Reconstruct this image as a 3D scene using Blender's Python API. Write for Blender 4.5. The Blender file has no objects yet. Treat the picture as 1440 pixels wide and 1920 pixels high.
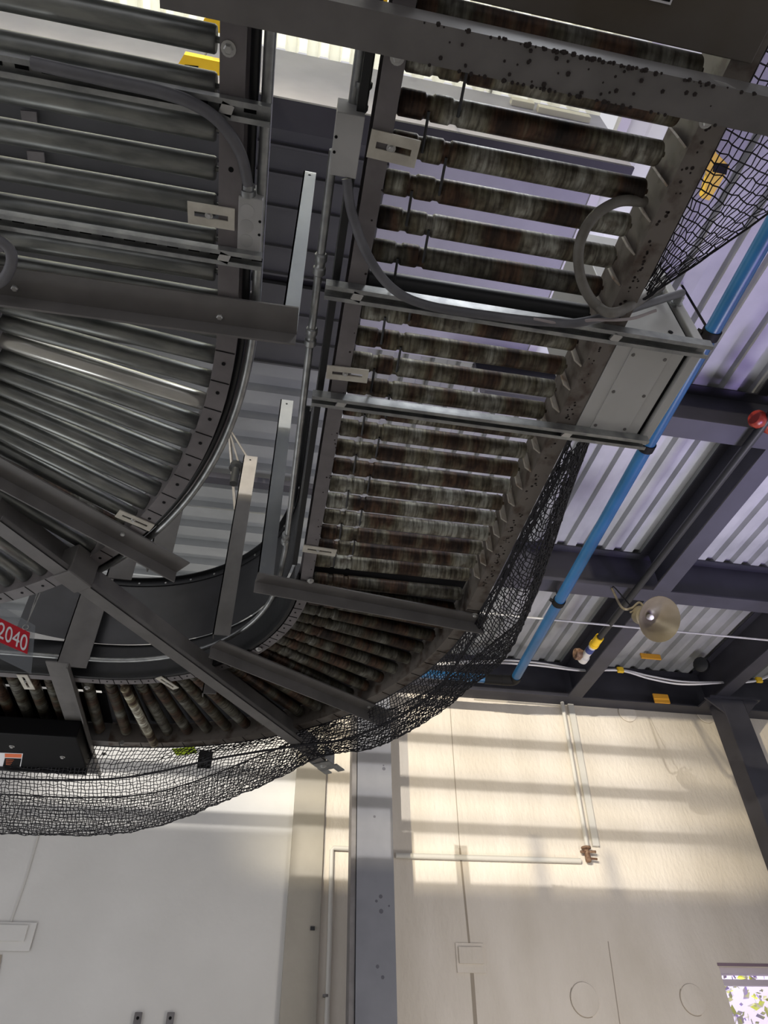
import bpy, bmesh, math, random
from mathutils import Vector, Matrix, Quaternion
random.seed(7)
S = bpy.context.scene
COL = S.collection
V = Vector
PI = math.pi

# ------------------------------------------------------------------ camera
FPX = 1292.9; PITCH = .7372; ROLL = -.02221; AZ = .19834
cp, sp, ca, sa = math.cos(PITCH), math.sin(PITCH), math.cos(AZ), math.sin(AZ)
FW = V((sa*cp, ca*cp, sp)); R0 = V((ca, -sa, 0)); U0 = R0.cross(FW)
RT = math.cos(ROLL)*R0 + math.sin(ROLL)*U0
UP = -math.sin(ROLL)*R0 + math.cos(ROLL)*U0
EYE = V((0, 0, 1.6))
cam = bpy.data.cameras.new('camera'); camo = bpy.data.objects.new('camera', cam); COL.objects.link(camo)
cam.sensor_fit = 'VERTICAL'; cam.sensor_height = 36; cam.sensor_width = 27
cam.lens = FPX*36/1920; cam.clip_start = .05; cam.clip_end = 100
M = Matrix((RT, UP, -FW)).transposed().to_4x4(); M.translation = EYE
camo.matrix_world = M
S.camera = camo

# ------------------------------------------------------------------ world, lamps, exposure
S.view_settings.view_transform = 'Standard'; S.view_settings.look = 'None'
S.view_settings.gamma = 1; S.view_settings.exposure = 0.0; S.view_settings.use_curve_mapping = False
w = bpy.data.worlds.new('world'); S.world = w; w.use_nodes = True
w.node_tree.nodes['Background'].inputs[0].default_value = (.86, .85, .90, 1)
w.node_tree.nodes['Background'].inputs[1].default_value = .80

def lamp(name, kind, loc, target, power, col, size=.1, size_y=None, spot=None, spread=None):
    l = bpy.data.lights.new(name, kind); o = bpy.data.objects.new(name, l); COL.objects.link(o)
    o.location = loc; o.rotation_euler = (V(target)-V(loc)).to_track_quat('-Z', 'Y').to_euler()
    l.energy = power; l.color = col
    if kind == 'AREA':
        l.size = size
        if size_y: l.shape = 'RECTANGLE'; l.size_y = size_y
        if spread: l.spread = spread
    if kind == 'SPOT':
        l.shadow_soft_size = size; l.spot_size = spot; l.spot_blend = .5
    return o
# unseen spots added behind the camera to light the upper far wall
lamp('unseen_spot_warm', 'SPOT', (-5.5, -5.0, 5.0), (4.6, 7.2, 4.6), 5600, (1, .87, .62), .10, spot=.60)
lamp('unseen_spot_cool', 'SPOT', (-3.2, -5.0, 5.0), (1.1, 7.2, 4.4), 4400, (1, .96, .90), .014, spot=.56)
# unseen purple fill added low on the right for the lilac on the beams
lamp('purple_fill', 'AREA', (5.0, 2.6, .6), (4.4, 2.4, 6), 50, (.55, .42, 1), 1.0, spread=1.5)
lamp('skylight_daylight', 'AREA', (-.5, .4, 8.2), (-.5, .4, 6), 110, (.95, .98, 1), 3.5, 1.5)
lamp('deck_fill', 'AREA', (4.0, 4.2, .5), (3.6, 3.8, 6), 38, (.92, .9, 1), 1.2, spread=1.4)  # added neutral fill that brightens the right-hand deck
lamp('left_fill', 'AREA', (-2.6, 4.5, .5), (-.8, 4.5, 6), 22, (.95, .97, 1), 1.6, spread=2.2)  # added fill from below on the left, no visible source
lamp('overhead_fill', 'AREA', (.9, .1, 5.3), (.8, .7, 3), 5, (.9, .93, 1), .6, spread=1.9)  # added weak fill from above the rollers
lamp('wall_fill', 'AREA', (3.0, 3.6, .5), (3.4, 7.2, 2.2), 45, (1, .93, .84), 1.0)  # added warm fill that brightens the far wall

# ------------------------------------------------------------------ pixel rays on real planes
def ray(px, py): return FW + RT*((px-720)/FPX) - UP*((py-960)/FPX)
def PZ(px, py, z): r = ray(px, py); return EYE + r*((z-1.6)/r.z)
def PY(px, py, y): r = ray(px, py); return EYE + r*(y/r.y)
def PX(px, py, x): r = ray(px, py); return EYE + r*(x/r.x)

# ------------------------------------------------------------------ materials
def mat(name, col, rough=.6, metal=0, spec=None):
    m = bpy.data.materials.new(name); m.use_nodes = True
    b = m.node_tree.nodes['Principled BSDF']
    b.inputs['Base Color'].default_value = (*col, 1); b.inputs['Roughness'].default_value = rough
    b.inputs['Metallic'].default_value = metal
    return m
def nodes(m): return m.node_tree.nodes, m.node_tree.links, m.node_tree.nodes['Principled BSDF']
def noisy(name, c1, c2, scale, rough=.6, metal=0, bump=0, bscale=None, stretch=None, lo=.35, hi=.65, coord='Object', detail=5):
    m = mat(name, c1, rough, metal); n, l, b = nodes(m)
    tc = n.new('ShaderNodeTexCoord'); mp = n.new('ShaderNodeMapping'); l.new(tc.outputs[coord], mp.inputs[0])
    if stretch: mp.inputs['Scale'].default_value = stretch
    oi = n.new('ShaderNodeObjectInfo'); sc = n.new('ShaderNodeVectorMath'); sc.operation = 'SCALE'
    sc.inputs[0].default_value = (37, 51, 23); l.new(oi.outputs['Random'], sc.inputs['Scale']); l.new(sc.outputs[0], mp.inputs['Location'])
    t = n.new('ShaderNodeTexNoise'); t.inputs['Scale'].default_value = scale; t.inputs['Detail'].default_value = detail
    l.new(mp.outputs[0], t.inputs['Vector'])
    r = n.new('ShaderNodeValToRGB'); r.color_ramp.elements[0].position = lo; r.color_ramp.elements[1].position = hi
    r.color_ramp.elements[0].color = (*c1, 1); r.color_ramp.elements[1].color = (*c2, 1)
    l.new(t.outputs['Fac'], r.inputs[0]); l.new(r.outputs[0], b.inputs['Base Color'])
    if bump:
        t2 = n.new('ShaderNodeTexNoise'); t2.inputs['Scale'].default_value = bscale or scale*3; t2.inputs['Detail'].default_value = 6
        l.new(mp.outputs[0], t2.inputs['Vector'])
        bp = n.new('ShaderNodeBump'); bp.inputs['Strength'].default_value = bump; bp.inputs['Distance'].default_value = .02
        l.new(t2.outputs['Fac'], bp.inputs['Height']); l.new(bp.outputs[0], b.inputs['Normal'])
    return m
GREY = noisy('painted_grey', (.12, .114, .108), (.16, .152, .145), 9, .5)
GREYL = noisy('painted_grey_light', (.15, .14, .14), (.20, .19, .19), 9, .55)
RAILM = noisy('rail_paint', (.14, .128, .13), (.19, .175, .177), 12, .5)
RUSTRAIL = noisy('stained_rail_paint', (.175, .155, .135), (.075, .052, .038), 16, .55, lo=.5, hi=.66)
GALV = noisy('galvanised_steel', (.26, .27, .27), (.42, .43, .42), 24, .38, .75)
GALVD = noisy('galvanised_roller', (.18, .19, .185), (.32, .33, .31), 10, .36, .8, stretch=(1, 4, 4))
GALVBR = noisy('bright_roller', (.62, .62, .58), (.75, .75, .7), 10, .25, .85, stretch=(1, 4, 4))
BOXG = noisy('box_grey', (.36, .36, .35), (.46, .46, .45), 8, .5)
BOXW = noisy('enclosure_paint', (.50, .50, .48), (.56, .56, .54), 5, .45)
CLIP = noisy('cream_zinc_bracket', (.50, .47, .40), (.66, .63, .54), 20, .5)
BLACK = mat('black_plastic', (.004, .004, .0045), .6)
BLACKR = mat('black_belt', (.012, .013, .014), .45)
NETM = mat('black_net_cord', (.010, .009, .012), .7)
CABLE = noisy('grey_flexible_conduit', (.10, .10, .11), (.15, .15, .16), 10, .5)
PINK = noisy('grey_pink_cable', (.30, .26, .26), (.38, .34, .34), 10, .45)
STEELB = noisy('blue_grey_steel', (.026, .026, .036), (.038, .038, .052), 3, .55)
DARKP = noisy('dark_ceiling_panel', (.022, .022, .026), (.032, .032, .036), 3, .7)
LILACP = noisy('pale_lilac_panel', (.40, .40, .46), (.48, .48, .54), 3, .7)
PANELG = noisy('grey_ceiling_panel', (.075, .077, .08), (.09, .092, .097), 3, .7)
DECK = noisy('white_deck', (.30, .31, .31), (.40, .41, .41), 2.5, .5)
DECKL = noisy('grey_deck', (.27, .285, .29), (.33, .345, .35), 2.5, .55)
WALL = noisy('cream_plaster', (.66, .60, .515), (.77, .71, .63), 1.1, .8, bump=.45, bscale=17, stretch=(1.6, 1, .7), detail=8)
WALLL = noisy('pale_plaster', (.68, .665, .63), (.75, .735, .70), 1.1, .8, bump=.25, bscale=12, detail=8)
PILSHADE = noisy('pilaster_shade_tone', (.34, .315, .265), (.41, .38, .325), 1.5, .8, bump=.2, bscale=14)  # darker plaster: the shade on the pilaster is put into its colour
JOINT = mat('joint_filler', (.36, .31, .25), .8)
BLUE = noisy('blue_pipe', (.008, .062, .15), (.012, .078, .19), 4, .35)
YEL = noisy('yellow_paint', (.80, .50, .01), (.88, .58, .02), 6, .5)
ORG = mat('orange_tag', (.75, .36, .03), .6)
GREEN = mat('yellow_green_sticker', (.55, .75, .02), .6)
RED = mat('red_sign', (.55, .01, .025), .4)
WHITE = mat('white_paint', (.80, .80, .82), .5)
WHITEP = mat('white_pipe', (.62, .60, .55), .5)
BEIGE = noisy('horn_beige', (.105, .088, .055), (.14, .12, .08), 6, .45)
RUSTY = noisy('rusty_iron', (.10, .045, .025), (.25, .16, .10), 30, .7)
STRAP = noisy('pale_flat_bar', (.27, .30, .33), (.34, .37, .40), 4, .4, .2)
STRAPD = noisy('dull_flat_bar', (.10, .11, .125), (.15, .16, .17), 4, .45, .2)
CRUD = mat('black_dirt', (.018, .012, .010), .9)
BOLT = mat('bolt_zinc', (.55, .55, .53), .35, .7)
LABELO = mat('orange_label', (.75, .16, .05), .6)
REDV = mat('red_coupling', (.22, .02, .01), .35)
FLOORM = noisy('concrete_floor', (.50, .48, .44), (.60, .58, .53), 1.5, .7)

def rust_roller(name, light):
    m = mat(name, (.2, .2, .2), .5, .35); n, l, b = nodes(m)
    tc = n.new('ShaderNodeTexCoord'); oi = n.new('ShaderNodeObjectInfo')
    sc = n.new('ShaderNodeVectorMath'); sc.operation = 'SCALE'; sc.inputs[0].default_value = (17, 31, 23); l.new(oi.outputs['Random'], sc.inputs['Scale'])
    def tex(stretch, scale, detail=6):
        mp = n.new('ShaderNodeMapping'); mp.inputs['Scale'].default_value = stretch
        l.new(tc.outputs['Object'], mp.inputs[0]); l.new(sc.outputs[0], mp.inputs['Location'])
        t = n.new('ShaderNodeTexNoise'); t.inputs['Scale'].default_value = scale; t.inputs['Detail'].default_value = detail
        l.new(mp.outputs[0], t.inputs['Vector']); return t
    def ramp(src, stops):
        r = n.new('ShaderNodeValToRGB'); e = r.color_ramp.elements
        e[0].position, e[0].color = stops[0][0], (*stops[0][1], 1); e[1].position, e[1].color = stops[-1][0], (*stops[-1][1], 1)
        for p, c in stops[1:-1]:
            k = e.new(p); k.color = (*c, 1)
        l.new(src.outputs['Fac'], r.inputs[0]); return r
    a = tex((1.0, .25, .25), 9)             # broad bands round the roller
    f = tex((4.0, .5, .5), 30)             # fine rings
    g = tex((1, 1, 1), 28)
    L = light
    r1 = ramp(a, [(.34, (.028, .018, .012)), (.43, (.095, .050, .028)), (.50, (.15*L, .138*L, .092*L)), (.64, (.34*L, .345*L, .30*L))])
    r2 = ramp(f, [(.35, (.25, .22, .19)), (.6, (1.25, 1.25, 1.25))])
    r3 = ramp(g, [(.38, (.28, .22, .18)), (.55, (1, 1, 1))])
    mx = n.new('ShaderNodeMix'); mx.data_type = 'RGBA'; mx.blend_type = 'MULTIPLY'; mx.inputs[0].default_value = .8
    l.new(r1.outputs[0], mx.inputs[6]); l.new(r2.outputs[0], mx.inputs[7])
    my = n.new('ShaderNodeMix'); my.data_type = 'RGBA'; my.blend_type = 'MULTIPLY'; my.inputs[0].default_value = .75
    l.new(mx.outputs[2], my.inputs[6]); l.new(r3.outputs[0], my.inputs[7])
    l.new(my.outputs[2], b.inputs['Base Color'])
    bp = n.new('ShaderNodeBump'); bp.inputs['Strength'].default_value = .4; bp.inputs['Distance'].default_value = .004
    l.new(f.outputs['Fac'], bp.inputs['Height']); l.new(bp.outputs[0], b.inputs['Normal'])
    return m
for _m in (BLACK,): _m.node_tree.nodes['Principled BSDF'].inputs['Specular IOR Level'].default_value = .15
RUSTROL = rust_roller('rust_stained_roller', 1.15)
RUSTDK = rust_roller('dark_rust_roller', .55)

def clear_mat():
    m = mat('clear_acrylic', (.30, .32, .34), .15); n, l, b = nodes(m)
    tr = n.new('ShaderNodeBsdfTransparent'); mx = n.new('ShaderNodeMixShader'); mx.inputs[0].default_value = .30
    l.new(tr.outputs[0], mx.inputs[1]); l.new(b.outputs[0], mx.inputs[2]); l.new(mx.outputs[0], n['Material Output'].inputs[0])
    return m
ACR = clear_mat()
def glass_mat():
    m = mat('window_glass', (.9, .95, 1), .03); n, l, b = nodes(m)
    tr = n.new('ShaderNodeBsdfTransparent'); mx = n.new('ShaderNodeMixShader'); mx.inputs[0].default_value = .10
    l.new(tr.outputs[0], mx.inputs[1]); l.new(b.outputs[0], mx.inputs[2]); l.new(mx.outputs[0], n['Material Output'].inputs[0])
    return m
GLASS = glass_mat()
def skylight_mat():
    m = mat('translucent_skylight', (.9, .88, .78), .5); n, l, b = nodes(m)
    e = n.new('ShaderNodeBsdfTranslucent'); e.inputs[0].default_value = (.97, .96, .88, 1)
    mx = n.new('ShaderNodeMixShader'); mx.inputs[0].default_value = .8
    l.new(b.outputs[0], mx.inputs[1]); l.new(e.outputs[0], mx.inputs[2]); l.new(mx.outputs[0], n['Material Output'].inputs[0])
    return m
SKY = skylight_mat()
SKYW = skylight_mat(); SKYW.name = 'white_skylight'; SKYW.node_tree.nodes['Translucent BSDF'].inputs[0].default_value = (.9, .9, .96, 1)
FOL = noisy('foliage', (.50, .55, .02), (.28, .18, .55), 5, .7, lo=.4, hi=.6)

# ------------------------------------------------------------------ mesh helpers
def new(): return bmesh.new()
def obj(name, bm, m, parent=None, smooth=False, origin=None, **kw):
    co = [v.co for v in bm.verts]
    if origin is None:
        lo = V((min(c[i] for c in co) for i in range(3))); hi = V((max(c[i] for c in co) for i in range(3)))
        origin = V(((lo.x+hi.x)/2, (lo.y+hi.y)/2, lo.z))
    origin = V(origin)
    for v in bm.verts: v.co = v.co - origin
    bmesh.ops.recalc_face_normals(bm, faces=bm.faces)
    me = bpy.data.meshes.new(name); bm.to_mesh(me); bm.free(); me.materials.append(m)
    if smooth:
        for p in me.polygons: p.use_smooth = True
        try: me.set_sharp_from_angle(angle=math.radians(40))
        except Exception: pass
    o = bpy.data.objects.new(name, me); COL.objects.link(o)
    if parent: o.parent = parent; o.location = origin - wloc(parent)
    else: o.location = origin
    for k, v in kw.items(): o[k] = v
    return o
def wloc(o):
    p = V(o.location)
    while o.parent: o = o.parent; p += V(o.location)
    return p
def thing(name, label, cat, loc, group=None):
    o = bpy.data.objects.new(name, None); COL.objects.link(o); o.location = loc; o.empty_display_size = .1
    o['label'] = label; o['category'] = cat
    if group: o['group'] = group
    return o
def tag(o, label, cat, group=None, kind=None):
    o['label'] = label; o['category'] = cat
    if group: o['group'] = group
    if kind: o['kind'] = kind
    return o
def struct(name, bm, m, **kw):
    o = obj(name, bm, m, **kw); o['kind'] = 'structure'; return o
def box(bm, a, b):
    x0, y0, z0 = (min(a[i], b[i]) for i in range(3)); x1, y1, z1 = (max(a[i], b[i]) for i in range(3))
    vs = [bm.verts.new(c) for c in ((x0,y0,z0),(x1,y0,z0),(x1,y1,z0),(x0,y1,z0),(x0,y0,z1),(x1,y0,z1),(x1,y1,z1),(x0,y1,z1))]
    for f in ((0,3,2,1),(4,5,6,7),(0,1,5,4),(1,2,6,5),(2,3,7,6),(3,0,4,7)): bm.faces.new([vs[i] for i in f])
    return bm
def obox(bm, c, ax, ay, az):
    """box centred at c with half-axis vectors"""
    c, ax, ay, az = V(c), V(ax), V(ay), V(az); vs = []
    for sz in (-1, 1):
        for sx, sy in ((-1,-1),(1,-1),(1,1),(-1,1)): vs.append(bm.verts.new(c+ax*sx+ay*sy+az*sz))
    for f in ((0,3,2,1),(4,5,6,7),(0,1,5,4),(1,2,6,5),(2,3,7,6),(3,0,4,7)): bm.faces.new([vs[i] for i in f])
    return bm
def bevel(bm, r, seg=2):
    bmesh.ops.bevel(bm, geom=list(bm.edges), offset=r, segments=seg, affect='EDGES', profile=.5, clamp_overlap=True); return bm
def catmull(pts, n=8):
    P = [V(p) for p in pts]
    if len(P) < 3: return P
    P = [P[0]*2-P[1]] + P + [P[-1]*2-P[-2]]; out = []
    for i in range(1, len(P)-2):
        a, b, c, d = P[i-1:i+3]
        for k in range(n):
            t = k/n
            out.append(.5*((2*b)+(c-a)*t+(2*a-5*b+4*c-d)*t*t+(3*b-a-3*c+d)*t**3))
    out.append(P[-2]); return out
def tube(bm, pts, r, n=10, caps=True, rf=None):
    P = [V(p) for p in pts]; t = (P[1]-P[0]).normalized()
    up = V((0,0,1)) if abs(t.z) < .9 else V((1,0,0))
    nrm = (up - t*up.dot(t)).normalized(); prev = t; rings = []
    for i, p in enumerate(P):
        t = (P[min(i+1, len(P)-1)]-P[max(i-1, 0)]).normalized()
        q = prev.rotation_difference(t); nrm = (q @ nrm); nrm = (nrm - t*nrm.dot(t)).normalized(); prev = t
        b = t.cross(nrm); rr = rf(i, r) if rf else r
        rings.append([bm.verts.new(p + (nrm*math.cos(a)+b*math.sin(a))*rr) for a in (2*PI*k/n for k in range(n))])
    for A, B in zip(rings, rings[1:]):
        for k in range(n): bm.faces.new((A[k], A[(k+1)%n], B[(k+1)%n], B[k]))
    if caps: bm.faces.new(rings[0][::-1]); bm.faces.new(rings[-1])
    return bm
def lathe(bm, p0, axis, prof, n=20, caps=True):
    """prof = list of (distance along axis, radius)"""
    p0, t = V(p0), V(axis).normalized(); up = V((0,0,1)) if abs(t.z) < .9 else V((1,0,0))
    a = (up - t*up.dot(t)).normalized(); b = t.cross(a); rings = []
    for d, r in prof: rings.append([bm.verts.new(p0+t*d+(a*math.cos(2*PI*k/n)+b*math.sin(2*PI*k/n))*max(r, 1e-4)) for k in range(n)])
    for A, B in zip(rings, rings[1:]):
        for k in range(n): bm.faces.new((A[k], A[(k+1)%n], B[(k+1)%n], B[k]))
    if caps: bm.faces.new(rings[0][::-1]); bm.faces.new(rings[-1])
    return bm
def sweep(bm, prof, path, closed=True):
    """prof in (side, up); side = to the right of the travel direction, horizontal"""
    P = [V(p) for p in path]; rings = []
    for i, p in enumerate(P):
        t = (P[min(i+1, len(P)-1)]-P[max(i-1, 0)]); t.z = 0; t.normalize(); s = V((t.y, -t.x, 0))
        rings.append([bm.verts.new(p+s*a+V((0,0,b))) for a, b in prof])
    n = len(prof)
    for A, B in zip(rings, rings[1:]):
        for k in range(n if closed else n-1): bm.faces.new((A[k], A[(k+1)%n], B[(k+1)%n], B[k]))
    if closed: bm.faces.new(rings[0][::-1]); bm.faces.new(rings[-1])
    return bm
def bolt(parent, p, axis=(0,0,-1), r=.009, name='bolt', m=None):
    bm = new(); a = V(axis)
    lathe(bm, V(p)-a*.004, a, [(0, r*1.5), (.003, r*1.5), (.0031, r)], 14); lathe(bm, V(p)-a*.001, a, [(0, r), (.006, r*.95), (.008, r*.7)], 6)
    return obj(name, bm, m or BOLT, parent)
def angle_prof(a, b, t=.006):
    """top flat leg of width a (to the near side), leg b hanging down at the far side"""
    return [(0, 0), (a, 0), (a, -t), (t, -t), (t, -b), (0, -b)]

# ------------------------------------------------------------------ room
ZD = 5.9; WY = 7.2
bm = new(); box(bm, (-7, -7, -.1), (10, 9, 0)); struct('floor', bm, FLOORM)
WX0, WX1 = PY(1350, 1820, WY).x, 7.6; WZ1 = PY(1350, 1812, WY).z; WZ0 = 1.1
bm = new()
XP0, XP1 = PY(545, 1600, WY).x, PY(605, 1600, WY).x
box(bm, (XP1-.02, WY, 0), (WX0, WY+.2, 6.4)); box(bm, (WX0, WY, WZ1), (WX1, WY+.2, 6.4))
box(bm, (WX0, WY, 0), (WX1, WY+.2, WZ0)); box(bm, (WX1, WY, 0), (10, WY+.2, 6.4))
struct('wall_front', bm, WALL)
bm = new(); box(bm, (-7, WY+.01, 0), (XP1-.02, WY+.2, 6.4)); struct('wall_front_left_panel', bm, WALLL)
bm = new(); box(bm, (XP0, WY-.05, 0), (XP1, WY+.02, 6.0)); bevel(bm, .006); struct('wall_pilaster', bm, PILSHADE)

# window, lower right
bm = new()
for a, b in (((WX0, WY+.05, WZ1-.05), (WX1, WY+.16, WZ1)), ((WX0, WY+.09, WZ1-.14), (WX1, WY+.15, WZ1-.09)), ((WX0, WY+.05, WZ0), (WX1, WY+.15, WZ0+.06)), ((WX0, WY+.09, WZ0), (WX0+.03, WY+.15, WZ1)), ((WX1-.06, WY+.05, WZ0), (WX1, WY+.15, WZ1)), ((6.1, WY+.09, WZ0), (6.16, WY+.15, WZ1))): box(bm, a, b)
win = struct('window_1', bm, mat('white_window_frame', (.62, .55, .62), .4))
bm = new(); box(bm, (WX0+.03, WY+.115, WZ0+.06), (WX1-.06, WY+.121, WZ1-.14)); obj('pane', bm, GLASS, win)
bm = new(); box(bm, (WX0-.01, WY-.006, WZ1+.003), (WX1, WY+.1, WZ1+.028)); struct('trim_1', bm, mat('mauve_lintel', (.24, .17, .21), .6))
bm = new()
for i in range(2600):
    c = V((random.uniform(4.3, 9.0), random.uniform(8.6, 10.2), random.uniform(1.5, 3.6))); r = random.uniform(.03, .075)
    q = Quaternion((random.random(), random.random(), random.random(), random.random())).normalized()
    ax, ay = q @ V((r, 0, 0)), q @ V((0, r*.6, 0)); vs = [bm.verts.new(c+v) for v in (-ax, -ay, ax, ay)]
    bm.faces.new(vs)
tag(obj('tree_foliage', bm, FOL), 'yellow green and purple leaves seen through the window at lower right', 'tree', kind='stuff')
lamp('outdoor_daylight', 'AREA', (6.2, 8.3, 5.0), (6.6, 9.6, 2.4), 110, (1, .98, 1), .8)
bm = new(); box(bm, (3, 12, 0), (16, 12.1, 9)); struct('outdoor_backdrop', bm, mat('backdrop_lavender', (.62, .55, .78), .9))  # plain backdrop behind the foliage, standing in for the bright outdoors
lamp('outdoor_sky', 'AREA', (8, 9.2, 6), (8.5, 12, 2.5), 230, (.97, .95, 1), 2)

# unseen slab, board and bars added behind the camera to shade the wall
bm = new(); box(bm, (-6, -6.5, 4.22), (8, -.3, 4.40)); struct('light_block_slab', bm, GREYL)
bm = new(); box(bm, (-3.65, -3.02, 4.40), (-2.60, -3.0, 4.817)); struct('light_block_board', bm, GREYL)  # unseen board added to raise the shadow edge on the left wall
bm = new()
for z, h in ((4.965, .036), (4.775, .036), (4.60, .034)): box(bm, (-6, -.34, z-h/1.6), (8, -.30, z+h/1.6))
struct('shadow_band_bars', bm, GREY)

bm = new(); box(bm, (-6.4, -5.4, 5.095), (-2.4, -3.9, 5.15)); struct('light_block_plate', bm, GREY)  # unseen plate added over the spots to keep their light off the ceiling

# ceiling: ribbed deck
def deck(x0, x1, y0, y1, z, along, pitch, h=.045, m=DECK, name='ceiling', top=.5):
    bm = new(); a0, a1 = (x0, x1) if along == 'Y' else (y0, y1); pts = []; a = a0
    f = (1-top)/2*.5
    while a < a1:
        for u, hh in ((0, 0), (top*.9, 0), (top*.9+.12, h), (.93, h)):
            q = a+u*pitch
            if q <= a1: pts.append((q, z+hh))
        a += pitch
    pts.append((a1, z))
    if along == 'Y': lo = [bm.verts.new((q, y0, zz)) for q, zz in pts]; hi = [bm.verts.new((q, y1, zz)) for q, zz in pts]
    else: lo = [bm.verts.new((x0, q, zz)) for q, zz in pts]; hi = [bm.verts.new((x1, q, zz)) for q, zz in pts]
    for i in range(len(pts)-1): bm.faces.new((lo[i], lo[i+1], hi[i+1], hi[i]))
    r = bmesh.ops.extrude_face_region(bm, geom=list(bm.faces))
    for v in r['geom']:
        if isinstance(v, bmesh.types.BMVert): v.co.z += .03 + (z+h+.02 - v.co.z)*0
    return struct(name, bm, m)
deck(.40, 10, 2.9, WY, ZD, 'Y', .20, .05, DECK)
deck(2.25, 10, .2, 2.9, ZD, 'Y', .26, .05, DECK)
deck(1.72, 2.25, .2, 2.9, ZD, 'Y', .26, .03, SKYW)
deck(-6, .40, 3.15, WY, ZD, 'X', .285, .07, DECKL)
deck(-6, 1.0, -.3, 1.28, 6.42, 'Y', .13, .07, SKY)
deck(1.0, 1.72, -.3, 1.28, 6.42, 'Y', .13, .07, SKY)
# flat panels over the left side, each with a folded seam
ys = [1.38, 1.62, 1.78, 1.98, 2.24, 2.43]
for i, (a, b) in enumerate(zip(ys, ys[1:])):
    bm = new(); box(bm, (-6, a+.006, ZD), (.40, b-.006, ZD+.04)); box(bm, (-6, b-.02, ZD-.03), (.40, b-.006, ZD)); struct('ceiling_panel', bm, PANELG)
ys = [2.50, 2.72, 2.94, 3.15]
for a, b in zip(ys, ys[1:]):
    bm = new(); box(bm, (-6, a+.005, ZD), (.40, b-.005, ZD+.04)); box(bm, (-6, b-.018, ZD-.03), (.40, b-.005, ZD)); struct('ceiling_panel', bm, PANELG)
bm = new(); box(bm, (-6, 1.38, ZD+.06), (1.0, 3.15, ZD+.1)); struct('ceiling_backing', bm, DARKP)
bm = new(); box(bm, (-6, 1.27, 5.6), (1.72, 1.40, 6.42)); struct('ceiling_bulkhead', bm, LILACP)
bm = new(); box(bm, (-6, 1.262, 5.575), (1.72, 1.41, 5.60)); struct('bulkhead_shade_strip', bm, STEELB)  # dark strip that paints the shade on the bulkhead's underside
# lilac soffit over conveyor and pale strip beside
bm = new(); box(bm, (.40, 1.40, ZD), (1.66, 2.9, ZD+.05)); struct('ceiling_soffit', bm, LILACP)
bm = new(); box(bm, (1.66, .2, ZD-.01), (1.72, 2.9, ZD+.05)); struct('trim_3', bm, WHITE)
# pale fittings on the bulkhead face
for (xa, xb, yy, lbl) in ((958, 1000, 188, 'short cream fitting on the bulkhead seen between the stained rollers, left one'), (1008, 1098, 202, 'longer cream fitting on the bulkhead seen between the stained rollers, right one')):
    a_, b_ = PY(xa, yy, 1.25), PY(xb, yy+8, 1.25); bm = new(); box(bm, (a_.x, 1.235, a_.z-.03), (b_.x, 1.27, a_.z+.03)); bevel(bm, .004)
    o = obj('wall_fitting', bm, mat('cream_fitting', (.85, .82, .68), .5)); o['label'] = lbl; o['category'] = 'fitting'

# steel beams
def ibeam(p0, p1, w, h, label, group=None):
    bm = new(); t = .014
    prof = [(-w/2, 0), (w/2, 0), (w/2, t), (t/2, t), (t/2, h-t), (w/2, h-t), (w/2, h), (-w/2, h), (-w/2, h-t), (-t/2, h-t), (-t/2, t), (-w/2, t)]
    sweep(bm, prof, [p0, p1]); o = obj('steel_beam', bm, STEELB)
    return tag(o, label, 'beam', group)
ZB = 5.44; HB = ZD-ZB-.003
ibeam((1.0, 7.09, ZB), (10, 7.09, ZB), .2, HB, 'dark blue-grey steel beam running along the top of the far wall')
ibeam((1.0, 4.91, ZB), (10, 4.91, ZB), .18, HB, 'dark steel cross beam behind the horn loudspeaker, lilac light on its lower flange')
ibeam((1.3, 2.88, ZB), (10, 2.88, ZB), .18, HB, 'dark steel cross beam just beyond the grey control box')
def ybeams(x, ya, yb, label):
    ibeam((x, ya, ZB+.001), (x, yb, ZB+.001), .18, HB, label)
ybeams(3.67, 4.99, 7.0, 'short dark steel joist between far wall beam and cross beam, right of the horn loudspeaker')
ybeams(3.67, 2.97, 4.82, 'dark steel joist with lilac flange between the two cross beams, right of the black pipe')
ybeams(5.42, 4.99, 7.0, 'dark steel joist meeting the post at the right edge')
ybeams(3.67, .3, 2.79, 'dark steel joist at the upper right edge, nearest the camera')
bm = new(); sweep(bm, [(-.04, 0), (.04, 0), (.04, .06), (-.04, .06)], [(-1.6, 4.36, ZD-.12), (.25, 4.36, ZD-.12)])
tag(obj('ceiling_channel', bm, STEELB), 'thin dark channel across the ribbed deck between the two hanging straps', 'channel')

# ------------------------------------------------------------------ conveyors
ZR = 3.2
def roller_mesh(name, L, r, m, grooves=(), n=22, taper=1.0):
    bm = new(); pr = [(-L/2-.012, .006), (-L/2-.0121, .006), (-L/2-.0005, .006), (-L/2, r*.9), (-L/2+.004, r)]
    for g in grooves:
        x = -L/2+g; pr += [(x-.011, r), (x-.006, r-.004), (x+.006, r-.004), (x+.011, r)]
    pr += [(L/2-.004, r), (L/2, r*.9), (L/2+.0005, .006), (L/2+.012, .006)]
    lathe(bm, (0,0,0), (1,0,0), pr, n)
    me = bpy.data.meshes.new(name); bmesh.ops.recalc_face_normals(bm, faces=bm.faces); bm.to_mesh(me); bm.free(); me.materials.append(m)
    for p in me.polygons: p.use_smooth = True
    try: me.set_sharp_from_angle(angle=math.radians(35))
    except Exception: pass
    return me
def put_roller(me, c, ang, parent, spin=0, label=None):
    o = bpy.data.objects.new('roller', me); COL.objects.link(o); o.parent = parent
    o.location = V(c)-wloc(parent); o.rotation_euler = (spin, 0, ang)
    if label: o['label'] = label
    return o
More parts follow.
